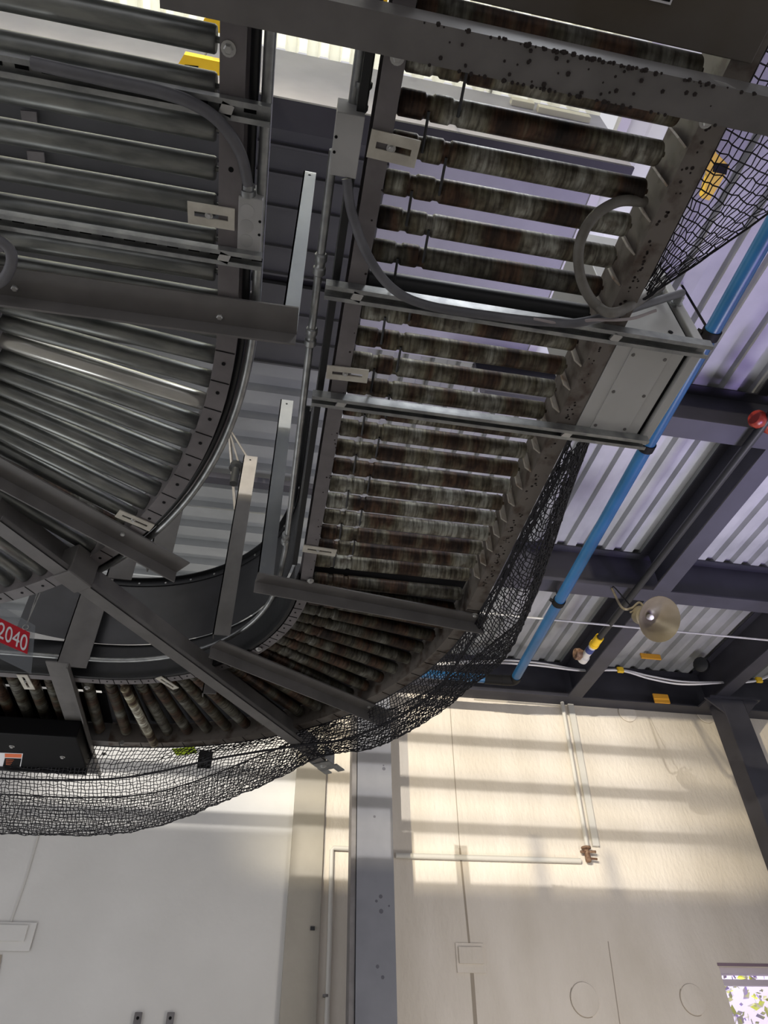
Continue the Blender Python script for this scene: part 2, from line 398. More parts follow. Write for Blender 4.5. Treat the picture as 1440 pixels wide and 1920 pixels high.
def arc(c, R, a0, a1, z, n=40): return [V((c[0]+R*math.cos(a0+(a1-a0)*i/n), c[1]+R*math.sin(a0+(a1-a0)*i/n), z)) for i in range(n+1)]
def channel_prof(s, w, h, t=.004, out=1):
    """C rail: web at s, flanges towards out"""
    return [(s, 0), (s+out*w, 0), (s+out*w, t), (s+out*t, t), (s+out*t, h-t), (s+out*w, h-t), (s+out*w, h), (s, h)]

# ---- conveyor B (rusty)
CB = (-.78, 2.2); L_B = .605; XI, XO = .145, .79     # web planes
Bs = thing('straight_roller_conveyor', 'straight roller conveyor seen from below with rust-stained grooved rollers, right of centre', 'conveyor', (.46, 1.2, ZR))
Bc = thing('curved_roller_conveyor', 'curved roller conveyor with dark dirty rollers, bending left below the stained straight one', 'conveyor', (.2, 3.0, ZR))
Bf = thing('straight_roller_conveyor', 'dark roller conveyor running left with black drive guard, at the lower left edge', 'conveyor', (-1.6, 3.4, ZR))
rB = roller_mesh('rusty_roller', L_B, .0275, RUSTROL, (.065, .125)); rBd = roller_mesh('dark_roller', L_B, .0275, RUSTDK, (.065, .125))
rBb = roller_mesh('black_drive_roller', L_B, .0285, BLACKR, ())
Bx = .452; k = 0; y = .40; yB = []
while y < 2.16:
    yB.append(y); me = rB if k != 5 and k != 6 else (rBb if k == 6 else rBd)
    put_roller(me, (Bx, y, 3.25), 0, Bs, random.uniform(0, 6), 'black belt-covered roller' if k == 6 else None)
    y += .0845; k += 1
put_roller(roller_mesh('pale_rust_roller', L_B, .0275, RUSTDK), (Bx, .315, 3.25), 0, Bs, 0)
bm = new(); sweep(bm, channel_prof(0, .045, .13, out=-1), [(XI, .02, ZR), (XI, 2.2, ZR)]); obj('side_rail', bm, RAILM, Bs)
bm = new(); sweep(bm, channel_prof(0, .06, .14), [(XO, .02, ZR), (XO, 2.2, ZR)]); obj('side_rail', bm, RUSTRAIL, Bs)
CLIPR = noisy('pale_spacer', (.50, .46, .40), (.26, .18, .12), 25, .5, lo=.5, hi=.7)
bm0 = new(); obox(bm0, (0, 0, .055), (.013, .008, 0), (.0012, -.0018, 0), (0, 0, .060)); sme = bpy.data.meshes.new('spacer'); bm0.to_mesh(sme); bm0.free(); sme.materials.append(CLIPR)
for y in yB[:-1]:
    o = bpy.data.objects.new('spacer_bracket', sme); COL.objects.link(o); o.parent = Bs; o.location = V((XO-.015, y+.042, ZR+.012))-wloc(Bs)
for i, (a, b) in enumerate(zip(yB, yB[1:])):
    bm = new(); gx = Bx-L_B/2 + (.065 if i % 2 else .125); tube(bm, [(gx, a, 3.2235), (gx+.004, b, 3.2235)], .0035, 6); obj('drive_belt', bm, BLACKR, Bs)
# holes and grime on the rails
def spots(parent, n, xf, yr, z, r, m, name, seed=1):
    rnd = random.Random(seed); bm = new()
    for i in range(n):
        yy = rnd.uniform(*yr); xx = xf(yy)+rnd.gauss(0, .007); rr = rnd.uniform(.4, 1)*r
        lathe(bm, (xx, yy, z+.001), (0, 0, -1), [(0, rr), (.0015, rr*.8)], 7)
    return obj(name, bm, m, parent)
spots(Bs, 150, lambda y: XO+.025, (.3, 2.1), ZR, .0055, CRUD, 'grime')['kind'] = 'stuff'
spots(Bs, 34, lambda y: XI-.006, (.3, 2.1), ZR, .004, CRUD, 'grime', 3)['kind'] = 'stuff'
bm = new(); box(bm, (.10, -.5, ZR-.012), (.83, .275, ZR-.004)); bevel(bm, .002)
o = obj('bottom_cover', bm, RUSTRAIL if False else noisy('stained_cover', (.12, .11, .10), (.08, .065, .045), 3, .5), Bs)
bm = new(); box(bm, (.505, .10, ZR-.0145), (.62, .213, ZR-.012)); o1 = obj('label_plate', bm, WHITE, o)
bm = new(); box(bm, (.509, .10, ZR-.0155), (.616, .209, ZR-.0146)); obj('label_face', bm, BLACK, o1)
bolt(Bs, PZ(1405, 47, ZR-.002)); 
# curve
a_n = 22; stp = (PI/2)/a_n
for i in range(a_n+1):
    a = -0 + stp*(i+.2); 
    if a > PI/2: break
    R = (.935+1.54)/2
    put_roller(rBd, (CB[0]+R*math.cos(a), CB[1]+R*math.sin(a), 3.25), a, Bc, random.uniform(0, 6))
arcI = lambda z, R=.925: arc(CB, R, 0, PI/2, z); 
bm = new(); sweep(bm, channel_prof(0, .045, .13, out=-1), arcI(ZR)); railBI = obj('side_rail', bm, RAILM, Bc)
bm = new(); sweep(bm, channel_prof(0, .06, .14), arc(CB, 1.57, 0, PI/2, ZR)); railBO = obj('side_rail', bm, RUSTRAIL, Bc)
bm = new()
for i in range(22):
    a = (i+.5)/22*PI/2; c = V((CB[0]+.9*math.cos(a), CB[1]+.9*math.sin(a), ZR-.0005)); t = V((-math.sin(a), math.cos(a), 0)); s = V((math.cos(a), math.sin(a), 0))
    obj('notch', obox(new(), c, s*.02, t*.0012, V((0,0,.0012))), BLACK, railBI); obj('hole', lathe(new(), c+t*.03, (0,0,-1), [(0, .004), (.0012, .004)], 8), BLACK, railBI)
    c = V((CB[0]+1.6*math.cos(a), CB[1]+1.6*math.sin(a), ZR-.0005)); obj('notch', obox(new(), c, s*.026, t*.0012, V((0,0,.0012))), BLACK, railBO)
bm = new(); sweep(bm, [(0, 0), (.635, 0), (.635, .004), (0, .004)], arc(CB, .93, -.02, PI/2+.02, 3.305)); obj('gap_dark_sheet', bm, DARKP, Bc)  # dark sheet added over the bend so the roller gaps stay dark
# far straight
yI, yO = CB[1]+.925, CB[1]+1.57; yM = CB[1]+1.235
for i in range(26): put_roller(rBd, (-.80-.0845*i-.03, yM, 3.25), PI/2, Bf, random.uniform(0, 6))
bm = new(); sweep(bm, channel_prof(0, .045, .13, out=-1), [(CB[0], yI, ZR), (-4, yI, ZR)]); obj('side_rail', bm, RAILM, Bf)
bm = new(); sweep(bm, channel_prof(0, .06, .14), [(CB[0], yO, ZR), (-4, yO, ZR)]); obj('side_rail', bm, GREY, Bf)
for ya_, yb_ in ((yI+.005, 3.395), (3.425, yO-.005)):
    bm = new(); box(bm, (-4, ya_, 3.30), (CB[0], yb_, 3.304)); obj('gap_dark_sheet', bm, BLACK, Bf)  # black sheets added to darken the gaps, with a slit for bright dashes
# pale return roller under the bend
p0, p1 = PZ(234, 1290, 3.19), PZ(290, 1395, 3.19)
d = (p1-p0); o = put_roller(roller_mesh('pale_return_roller', d.length, .022, rust_roller('pale_rusty_roller', 2.6), (.03, .06)), (p0+p1)/2, math.atan2(d.y, d.x), Bc, 0, 'pale rusty roller hanging lower than the rest')
# curved guard on the inner side of the bend
G = thing('curved_side_guard', 'tall curved dark grey sheet guard with riveted top edge, inside the bend', 'guard', (CB[0], CB[1]+.85, 3.37))
path = [V((CB[0]+.85, y, 3.37)) for y in (1.75, 1.95, 2.1)] + arc(CB, .85, 0, PI/2*1.28, 3.37, 50)
bm = new(); sweep(bm, [(0, 0), (.003, 0), (.003, .37), (0, .37)], path); obj('guard_sheet', bm, noisy('dark_sheet', (.04, .04, .042), (.06, .06, .063), 5, .3, .3), G, smooth=True)
bm = new(); sweep(bm, [(-.03, .37), (.006, .37), (.006, .375), (-.03, .375)], path); sweep(bm, [(-.006, .34), (-.001, .34), (-.001, .37), (-.006, .37)], path); obj('top_flange', bm, BLACKR, G)
for i in range(2, 52, 4):
    c = path[i+1]; bm = new(); s = V((CB[0], CB[1], 0))-V((c.x, c.y, 0)); s.normalize()
    lathe(bm, V((c.x, c.y, 3.37+.355))+s*.006, s, [(0, .006), (.003, .005)], 8); obj('rivet', bm, BOLT, G)
bm = new(); sweep(bm, [(0, -.0), (.02, -.0), (.02, .175), (0, .175)], arc(CB, .865, .1, PI/2, ZR, 40)+[V((-4, CB[1]+.865, ZR))]); 
tag(obj('drive_belt_guard', bm, BLACKR), 'black belt guard strip following the inside of the lower bend', 'guard')
# black band beside the left rail of B
bm = new(); sweep(bm, [(0, 0), (.018, 0), (.018, .1), (0, .1)], [(.062, .02, ZR+.02), (.062, 2.1, ZR+.02)]); 
tag(obj('cable_duct', bm, BLACKR), 'black cable duct between the conduit and the stained conveyor rail', 'duct')

# ---- conveyor A (galvanised)
CA = (-1.89, 1.0); AO, AI = 1.67, 1.10
As = thing('straight_roller_conveyor', 'straight roller conveyor with clean galvanised rollers at the upper left', 'conveyor', (-.5, .6, ZR))
Ac = thing('curved_roller_conveyor', 'curved roller conveyor with tight shiny galvanised rollers bending left, at mid left', 'conveyor', (-.7, 1.8, ZR))
rA = roller_mesh('galvanised_roller', .56, .0265, GALVD); rAb = roller_mesh('polished_roller', .56, .0275, GALVBR); rAr = roller_mesh('brown_roller', .56, .0265, RUSTDK)
xm = -.515; y = .27
for i in range(9): put_roller(rA, (xm, y+.085*i, 3.25), 0, As, random.uniform(0, 6))
bm = new(); sweep(bm, channel_prof(0, .052, .13), [(-.222, -.1, ZR), (-.222, 1.0, ZR)]); obj('side_rail', bm, RAILM, As)
bm = new(); sweep(bm, channel_prof(0, .045, .13, out=-1), [(-.80, -.1, ZR), (-.80, 1.0, ZR)]); obj('side_rail', bm, RAILM, As)
for y in (.56, .67, .80): 
    bm = new(); lathe(bm, (-.195, y, ZR+.001), (0,0,-1), [(0, .006), (.0016, .006)], 10); obj('hole', bm, BLACK, As)
n = 22; st = .053
for i in range(n):
    a = .02+st*i; R = (AI+.02+AO-.01)/2; me = rAb if i == 4 else (rAr if i == 12 else rA)
    put_roller(me, (CA[0]+R*math.cos(a), CA[1]+R*math.sin(a), 3.25), a, Ac, random.uniform(0, 6), 'bright polished roller' if i == 4 else ('rusty brown roller' if i == 12 else None))
bm = new(); sweep(bm, channel_prof(0, .055, .13), arc(CA, AO, 0, 1.25, ZR)); railAO = obj('side_rail', bm, RAILM, Ac)
bm = new(); sweep(bm, channel_prof(0, .045, .13, out=-1), arc(CA, AI, 0, 1.25, ZR)); obj('side_rail', bm, RAILM, Ac)
bm = new()
for i in range(20):
    a = (i+.5)/20*1.25; c = V((CA[0]+(AO+.027)*math.cos(a), CA[1]+(AO+.027)*math.sin(a), ZR-.0005)); t = V((-math.sin(a), math.cos(a), 0)); s = V((math.cos(a), math.sin(a), 0))
    obj('notch', obox(new(), c, s*.026, t*.0013, V((0,0,.0012))), BLACK, railAO); obj('hole', lathe(new(), c+t*.04, (0,0,-1), [(0, .0055), (.0014, .0055)], 10), BLACK, railAO)
# belts and conduits following A
def conduit(name, pts, r, m, label, cat='conduit', n=12, group=None):
    bm = new(); tube(bm, pts, r, n); return tag(obj(name, bm, m, smooth=True), label, cat, group)
pa = [V((CA[0]+AO+.093, y, ZR+.03)) for y in (-.1, .3, .7)] + arc(CA, AO+.093, 0, .80, ZR+.03, 30)
conduit('cable_duct', [V((p.x-.028*(1 if i < 3 else math.cos(0)), p.y, p.z+.01)) for i, p in enumerate(pa)], .011, BLACKR, 'black cable run between the clean conveyor rail and its conduit', 'cable')
conduit('steel_conduit', pa, .0125, GALV, 'grey metal conduit curving along the outer rail of the clean conveyor')
conduit('cable', [p+V((.0, 0, .03))+V((p.x-CA[0], p.y-CA[1], 0)).normalized()*-.012 for p in pa[3:]], .007, PINK, 'pinkish grey cable behind the curved metal conduit at left', 'cable')
# conduit along B
pb = [V((.02, y, ZR+.03)) for y in (.62, 1.2, 2.0)] + arc(CB, .80, .0, PI/2, ZR+.03, 30) + [V((-2.6, CB[1]+.80, ZR+.03))]
conduit('steel_conduit', [V((.025, .60, ZR+.03)), V((.025, 1.0, ZR+.03)), V((.03, 2.02, ZR+.03)), V((.02, 2.2, ZR+.03))] + arc(CB, .80, .10, PI/2, ZR+.055, 30) + [V((-2.6, CB[1]+.80, ZR+.055))], .0105, GALV, 'long galvanised conduit along the left rail of the stained conveyor and round its bend')
for yy, lb in ((.845, 'silver'), (1.06, ''), (1.93, '')):
    bm = new(); lathe(bm, (.026, yy, ZR+.03), (0, 1, 0), [(0, .012), (.004, .016), (.02, .016), (.024, .013), (.035, .013), (.039, .0165), (.055, .0165), (.06, .012)], 14)
    tag(obj('conduit_coupling', bm, GALV, smooth=True), {.845: 'silver ribbed coupling on the long conduit just above the upper slotted strut', 1.06: 'conduit coupling between the two slotted struts', 1.93: 'conduit coupling just above the lowest cream slotted bracket'}[yy], 'coupling', 'couplings on the long conduit')
# conduit pair into the box at top
for px, lb in ((668, 'left of the two thick conduits entering the top junction box'), (683, 'right of the two thick conduits entering the top junction box')):
    a = PZ(px-4, 190, ZR+.07); conduit('steel_conduit', [V((a.x, a.y+.02, a.z)), V((a.x, -.2, a.z))], .013, GALV, 'grey metal conduit, '+lb)
a = PZ(672, 185, ZR+.07); bm = new(); lathe(bm, (a.x+.005, a.y+.02, a.z), (0, -1, 0), [(0, .019), (.01, .019), (.012, .015), (.02, .017), (.04, .017), (.045, .021), (.055, .021), (.058, .014)], 12)
tag(obj('conduit_coupling', bm, GALV, smooth=True), 'screw coupling at the top of the junction box beside the stained conveyor', 'coupling')

# junction boxes
def jbox(p, sx, sy, h, label, m, knock=True, side=1):
    T = thing('junction_box', label, 'junction box', p)
    bm = new(); box(bm, (p[0]-sx/2, p[1]-sy/2, p[2]), (p[0]+sx/2, p[1]+sy/2, p[2]+h)); bevel(bm, .002); obj('box_body', bm, m, T)
    if knock:
        for k in (-1, 0, 1):
            bm = new(); lathe(bm, (p[0]-sx*.12, p[1]+k*sy*.27, p[2]+.0002), (0,0,-1), [(0, sy*.12), (.0008, sy*.12), (.0009, sy*.105), (.0009, sy*.10)], 18); obj('knockout', bm, m, T)
    for k in (-1, 1):
        bm = new(); lathe(bm, (p[0]+side*sx*.42, p[1]+k*sy*.12, p[2]+.0002), (0,0,-1), [(0, .0035), (.001, .0035)], 8); obj('screw_hole', bm, BLACK, T)
    return T
c = PZ(468, 425, ZR-.005); jbox((c.x, c.y, ZR-.005), .055, .135, .075, 'grey junction box with three knockouts beside the clean conveyor rail', BOXG)
c = PZ(650, 275, ZR-.005); jbox((c.x, c.y, ZR-.005), .06, .13, .09, 'grey junction box with rusted-white top end beside the stained conveyor rail', BOXG, False, -1)

# ------------------------------------------------------------------ slotted cream brackets
def clip(p0, p1, w, label, z=ZR-.004, ext=True):
    """p0,p1 pixels of the bracket's axis ends; w width in metres"""
    a, b = PZ(*p0, z), PZ(*p1, z); d = b-a; L = d.length; t = d.normalized(); s = V((t.y, -t.x, 0)); c = (a+b)/2
    T = thing('slotted_bracket', label, 'bracket', c, 'cream slotted brackets')
    bm = new()
    for sg in (-1, 1): obox(bm, c+s*sg*w*.31, t*L/2, s*w*.19, V((0,0,.002)))
    for sg in (-1, 1): obox(bm, c+t*sg*L*.43, t*L*.07, s*w*.12, V((0,0,.002)))
    obj('plate', bm, CLIP, T); bolt(T, c-t*L*.05+V((0,0,-.002)), r=w*.12)
    return T
clip((692, 268), (783, 290), .058, 'cream slotted bracket under the junction box of the stained conveyor')
clip((352, 398), (440, 412), .052, 'cream slotted bracket under the clean galvanised rollers beside the junction box')
clip((612, 697), (690, 706), .045, 'cream slotted bracket on the stained conveyor rail above the lower slotted strut')
clip((568, 1028), (630, 1037), .038, 'cream slotted bracket at the bottom of the straight stained conveyor rail')
clip((220, 962), (285, 990), .042, 'cream slotted bracket at the end of the clean curved rail')
clip((41, 1265), (56, 1292), .048, 'small cream slotted bracket below the red sign')
clip((297, 1270), (330, 1291), .036, 'small cream slotted bracket under the long diagonal beam')

# ------------------------------------------------------------------ cross angles
def angle(p0, p1, a, b, z, label, bolts=(), m=GREY, flip=False, group='cross angles under the conveyors', name='support_angle'):
    """p0,p1 = pixels of the far-side heel line ends, at height z"""
    A, B = PZ(*p0, z), PZ(*p1, z); T = thing(name, label, 'support angle', (A+B)/2, group)
    bm = new(); sweep(bm, angle_prof(a, b), [A, B]); obj('angle_bar', bm, m, T)
    for q in bolts: bolt(T, PZ(*q, z-.006))
    return T
zt = ZR-.004
angle((-40, 548), (556, 628), .085, .05, zt, 'wide grey cross angle under the clean conveyor where it starts to bend', [(412, 594), (28, 540)])
angle((478, 1090), (905, 1170), .062, .052, zt, 'grey cross angle at the bottom of the straight stained conveyor', [(582, 1090), (890, 1154)])
angle((395, 1212), (724, 1346), .075, .055, zt, 'grey cross angle below the middle of the lower bend', [(485, 1218), (692, 1325)])
angle((-60, 860), (330, 1072), .085, .05, zt, 'grey angle crossing the bend of the clean conveyor', [(230, 1001)])
angle((190, 1450), (130, 1242), .10, .03, zt, 'short grey angle under the lower left rollers', [(163, 1290), (195, 1414)])
# top channel
A, B = PZ(300, 18, 3.11), PZ(1480, 262, 3.11); A.y = B.y = (A.y+B.y)/2
T = thing('support_channel', 'long grey cross channel at the top edge under both conveyors, dirt clumps along it', 'support channel', (A+B)/2)
bm = new(); sweep(bm, [(0, 0), (.066, 0), (.066, .085), (.060, .085), (.060, .006), (0, .006)], [A, B]); obj('channel_bar', bm, GREY, T)
rnd = random.Random(5); bm = new()
for i in range(150):
    x = rnd.gauss(.47, .10) if i < 90 else rnd.uniform(.15, .85); yy = A.y+rnd.choice((-.064, -.0, -.066, rnd.uniform(-.066, 0)))
    bmesh.ops.create_icosphere(bm, subdivisions=1, radius=rnd.uniform(.002, .0055), matrix=Matrix.Translation((x, yy, 3.108+rnd.uniform(0, .004))))
obj('dirt_clumps', bm, CRUD, T)['kind'] = 'stuff'
for q4 in ([(738, 47), (752, 46), (786, 104), (742, 96)], [(1338, 150), (1362, 156), (1404, 180), (1372, 176)]): 
    bm = new(); P = [PZ(x, y, 3.1185) for x, y in q4]; vs = [bm.verts.new(p) for p in P]; vt = [bm.verts.new(p+V((0,0,.002))) for p in P]
    bm.faces.new(vs); bm.faces.new(vt[::-1])
    for i in range(4): bm.faces.new((vs[i], vs[(i+1)%4], vt[(i+1)%4], vt[i]))
    obj('splice_tab', bm, BOXG, T)
for q in ((428, 92), (745, 108), (1325, 228)): bolt(T, PZ(*q, ZR-.003), r=.010)

# long diagonal joist
A, B = PZ(-20, 985, 3.10), PZ(596, 1430, 3.10)
T = thing('diagonal_joist', 'long grey diagonal channel joist crossing from left edge to the net', 'joist', (A+B)/2)
bm = new(); sweep(bm, [(-.012, .0), (.05, 0), (.05, .005), (-.007, .005), (-.007, .135), (-.05, .135), (-.05, .14), (-.012, .14)], [A, B]); sweep(bm, [(.046, 0), (.05, 0), (.05, .022), (.046, .022)], [A, B]); obj('channel_bar', bm, GREY, T)
d = (B-A).normalized(); s = V((d.y, -d.x, 0))
def along(px): return A + d*((PZ(px, 985+(px+20)*.7224, 3.1)-A).dot(d))
c = along(128); bm = new(); obox(bm, c+s*.02+V((0,0,.055)), d*.055, s*.042, V((0,0,.062))); bevel(bm, .004); obj('splice_plate', bm, GREY, T)
for px in (190, 205): bm = new(); obox(bm, along(px)+s*-.0135+V((0,0,.06)), d*.012, s*.001, V((0,0,.006))); obj('slot', bm, BLACK, T)
o = B; bm = new()
for sg in (-1, 1): obox(bm, o+s*(.02+.05*sg)+V((0,0,.03)), d*.05, s*.003, V((0,0,.035)))
obox(bm, o+s*.02+d*.045+V((0,0,-.004)), d*.05, s*.05, V((0,0,.003)))
for sg in (-1, 1): obox(bm, o+s*(.02+.04*sg)+d*.11+V((0,0,.0)), d*.045, s*.02, V((0,0,.003)))
obj('end_bracket', bm, GALV, T); bolt(T, o+s*.01+d*.04+V((0,0,-.008)), r=.013)

# ------------------------------------------------------------------ slotted struts
def strut(p0, p1, w, h, z, label, lipm=GALV, slots=True, nuts=(), y_level=True):
    A, B = PZ(*p0, z), PZ(*p1, z); B.y = A.y = (A.y+B.y)/2
    T = thing('slotted_strut', label, 'strut', (A+B)/2, 'slotted metal struts')
    bm = new(); t = .003   # open side down with lips
    sweep(bm, [(-w/2, 0), (-w/2+.011, 0), (-w/2+.011, t), (-w/2+t, t), (-w/2+t, h-t), (w/2-t, h-t), (w/2-t, t), (w/2-.011, t), (w/2-.011, 0), (w/2, 0), (w/2, h), (-w/2, h)], [A, B])
    obj('channel_bar', bm, lipm, T)
    if slots:
        L = (B-A).length; k = .03
        while k < L:
            bm = new(); obox(bm, A+V((k, 0, h-t-.0012)), V((.013, 0, 0)), V((0, .0045, 0)), V((0,0,.0008))); obj('slot', bm, BLACK, T); k += .05
    for q in nuts:
        c = PZ(*q, z); bm = new(); obox(bm, V((c.x, A.y, z+.004)), V((.012, .004, 0)), V((-.004, .011, 0)), V((0,0,.004))); obj('spring_nut', bm, BOLT, T)
    return T
strut((-40, 143), (508, 195), .040, .022, ZR-.026, 'slotted metal strut under the clean conveyor near the top left', GALV, True, [(425, 182)])
strut((-40, 413), (490, 492), .038, .022, ZR-.026, 'slotted metal strut under the clean conveyor just below its junction box', GALV, True, [(420, 480)])
strut((610, 541), (1328, 668), .040, .030, ZR-.034, 'slotted metal strut carrying the near side of the grey control box', GALV, True, [(672, 543), (1165, 615)])
strut((585, 750), (1212, 838), .036, .030, ZR-.034, 'slotted metal strut carrying the far side of the grey control box', GALV, True, [(640, 755), (1065, 812)])

# ------------------------------------------------------------------ hanger posts
def upright(p0, z0, top_px, wpx, m, label, depth=.04, group='upright hanger straps'):
    """vertical bar from pixel p0 at height z0 up to the height where it reaches top_px row"""
    b = PZ(*p0, z0); lo, hi = z0, z0+6
    for _ in range(40):
        mid = (lo+hi)/2; dd = V((b.x, b.y, mid))-EYE; yy = 960-FPX*dd.dot(UP)/dd.dot(FW)
        if yy > top_px: lo = mid
        else: hi = mid
    rng = (b-EYE).dot(FW); wdt = wpx*rng/FPX
    bm = new(); box(bm, (b.x-wdt/2, b.y, z0), (b.x+wdt/2, b.y+.005, hi)); box(bm, (b.x-wdt/2, b.y, z0), (b.x-wdt/2+.005, b.y+depth, hi))
    T = thing('hanger_post', label, 'post', (b.x, b.y, z0), group); obj('angle_bar', bm, m, T)
    bm = new(); lathe(bm, (b.x, b.y-.0002, hi-.03), (0,-1,0), [(0, .005), (.001, .005)], 8); obj('hole', bm, BLACK, T)
    return T
upright((541, 618), ZR, 322, 32, STRAP, 'pale flat hanger post rising from the end of the wide cross angle')
upright((497, 1085), ZR, 750, 30, STRAPD, 'grey hanger post rising from the end of the cross angle of the stained conveyor')
upright((415, 1190), ZR, 855, 32, GREY, 'dark hanger post rising from the end of the cross angle below the bend')
upright((133, 1250), ZR, 1080, 55, GREY, 'dark broad hanger post behind the long diagonal joist')
upright((295, 1062), ZR, 925, 42, GREY, 'dark hanger post at the end of the angle crossing the clean bend')
upright((222, 1085), ZR+.05, 1030, 46, GREYL, 'short grey hanger post behind the clean bend')
upright((392, 1300), ZR-.09, 1180, 26, GREY, 'short upright bracket joining the long diagonal joist and the cross angle')
T = upright((382, 1440), ZR-.05, 1408, 26, BLACKR, 'short black tab under the lower bend near the green sticker')

# ------------------------------------------------------------------ control box
zb = ZR-.002
bA, bB, bC, bD = PZ(1166, 646, zb), PZ(1322, 668, zb), PZ(1206, 826, zb), PZ(1092, 808, zb)
x0, x1 = (PZ(1160, 640, zb).x+PZ(1080, 800, zb).x)/2, (PZ(1335, 640, zb).x+PZ(1215, 820, zb).x)/2
y0, y1 = PZ(1250, 640, zb).y, PZ(1150, 822, zb).y
lo, hi = zb, zb+2
for _ in range(40):
    mid = (lo+hi)/2; dd = V((x1, y0, mid))-EYE; yy = 960-FPX*dd.dot(UP)/dd.dot(FW)
    if yy > 458: lo = mid
    else: hi = mid
zt2 = hi
T = thing('control_box', 'grey painted control enclosure mounted right of the stained conveyor', 'control box', ((x0+x1)/2, (y0+y1)/2, zb))
bm = new(); box(bm, (x0, y0, zb), (x1-.045, y1, zt2)); bevel(bm, .003); bd = obj('enclosure_body', bm, BOXW, T)
bm = new(); box(bm, (x1-.042, y0+.012, zb+.012), (x1-.030, y1-.012, zt2-.012)); obj('door_gasket', bm, BLACK, T)
bm = new(); box(bm, (x1-.028, y0-.006, zb-.006), (x1, y1+.006, zt2+.006)); bevel(bm, .003); dr = obj('door', bm, BOXW, T)
bm = new(); box(bm, (x0+.045, y0+.03, zb-.004), (x1-.085, y1-.02, zb-.0005)); bevel(bm, .001); gp = obj('gland_plate', bm, BOXW, T)
for fx in (.09, .91):
    for fy in (.08, .5, .92):
        bm = new(); c = V((x0+.045+(x1-.13-x0)*fx, y0+.03+(y1-y0-.05)*fy, zb-.004)); lathe(bm, c, (0,0,-1), [(0, .0055), (.002, .005)], 8); obj('screw', bm, GREY, gp)
for fy in (.12, .45):
    bm = new(); c = V((x1+.012, y0+(y1-y0)*fy, zb+.06)); obox(bm, c, (.012,0,0), (0,.03,0), (0,0,.03)); bevel(bm, .005); obj('latch', bm, BLACK, dr)
bm = new(); lathe(bm, (x1-.09, y0-.0005, zb+.05), (0,-1,0), [(0, .007), (.002, .007)], 12); obj('screw_hole', bm, BLACK, T)
def gland(px, py):
    c = PY(px, py, y0); bm = new(); lathe(bm, c, (0,-1,0), [(0, .018), (.010, .018), (.011, .014), (.03, .0135), (.031, .011), (.04, .011)], 12); obj('cable_gland', bm, GALV, T, smooth=True); return c
g1, g2 = gland(1266, 572), gland(1228, 560)

# ------------------------------------------------------------------ flexible conduits
def flex(pxs, zs, r, m, label, end=None, n=10, start=None):
    P = [PZ(x, y, z) for (x, y), z in zip(pxs, zs)]
    if start: P = [start]+P
    if end: P = P+[end]
    bm = new(); tube(bm, catmull(P, 10), r, 12); return tag(obj('flexible_conduit', bm, m, smooth=True), label, 'conduit')
flex([(650, 335), (660, 400), (690, 480), (735, 540), (800, 572), (920, 592), (1030, 604), (1110, 600)], [3.20, 3.18, 3.15, 3.13, 3.125, 3.125, 3.125, 3.13], .0115, CABLE, 'grey flexible conduit from the top junction box along the upper strut to the control box', end=g1+V((0,-.04,0)))
flex([(1208, 378), (1160, 378), (1112, 408), (1086, 462), (1090, 525), (1118, 572), (1160, 584)], [3.24, 3.2, 3.17, 3.15, 3.15, 3.14, 3.13], .0125, noisy('weathered_conduit', (.13, .12, .10), (.19, .18, .16), 18, .6), 'weathered grey conduit looping from the stained rail down to the control box', end=g2+V((0,-.04,0)))
flex([(1000, 598), (1060, 607), (1110, 600), (1180, 598), (1230, 582)], [3.12, 3.115, 3.11, 3.12, 3.14], .004, PINK, 'thin pink cable running beside the flexible conduit into the control box')
flex([(466, 352), (452, 290), (415, 232), (365, 196), (300, 172), (200, 150), (60, 118)], [3.21, 3.19, 3.165, 3.16, 3.165, 3.17, 3.175], .0125, CABLE, 'grey flexible conduit arching from the left junction box onto the top strut')
c = PZ(465, 350, 3.21); bm = new(); lathe(bm, c+V((0, .02, 0)), (0, -1, 0), [(0, .018), (.014, .018), (.015, .0145), (.026, .0145)], 12); tag(obj('cable_gland', bm, GALV, smooth=True), 'grey conduit fitting on top of the left junction box', 'fitting')
flex([(-20, 540), (8, 522), (22, 490), (14, 462), (-20, 440)], [3.16]*5, .013, CABLE, 'short loop of grey conduit at the left edge above the wide cross angle')
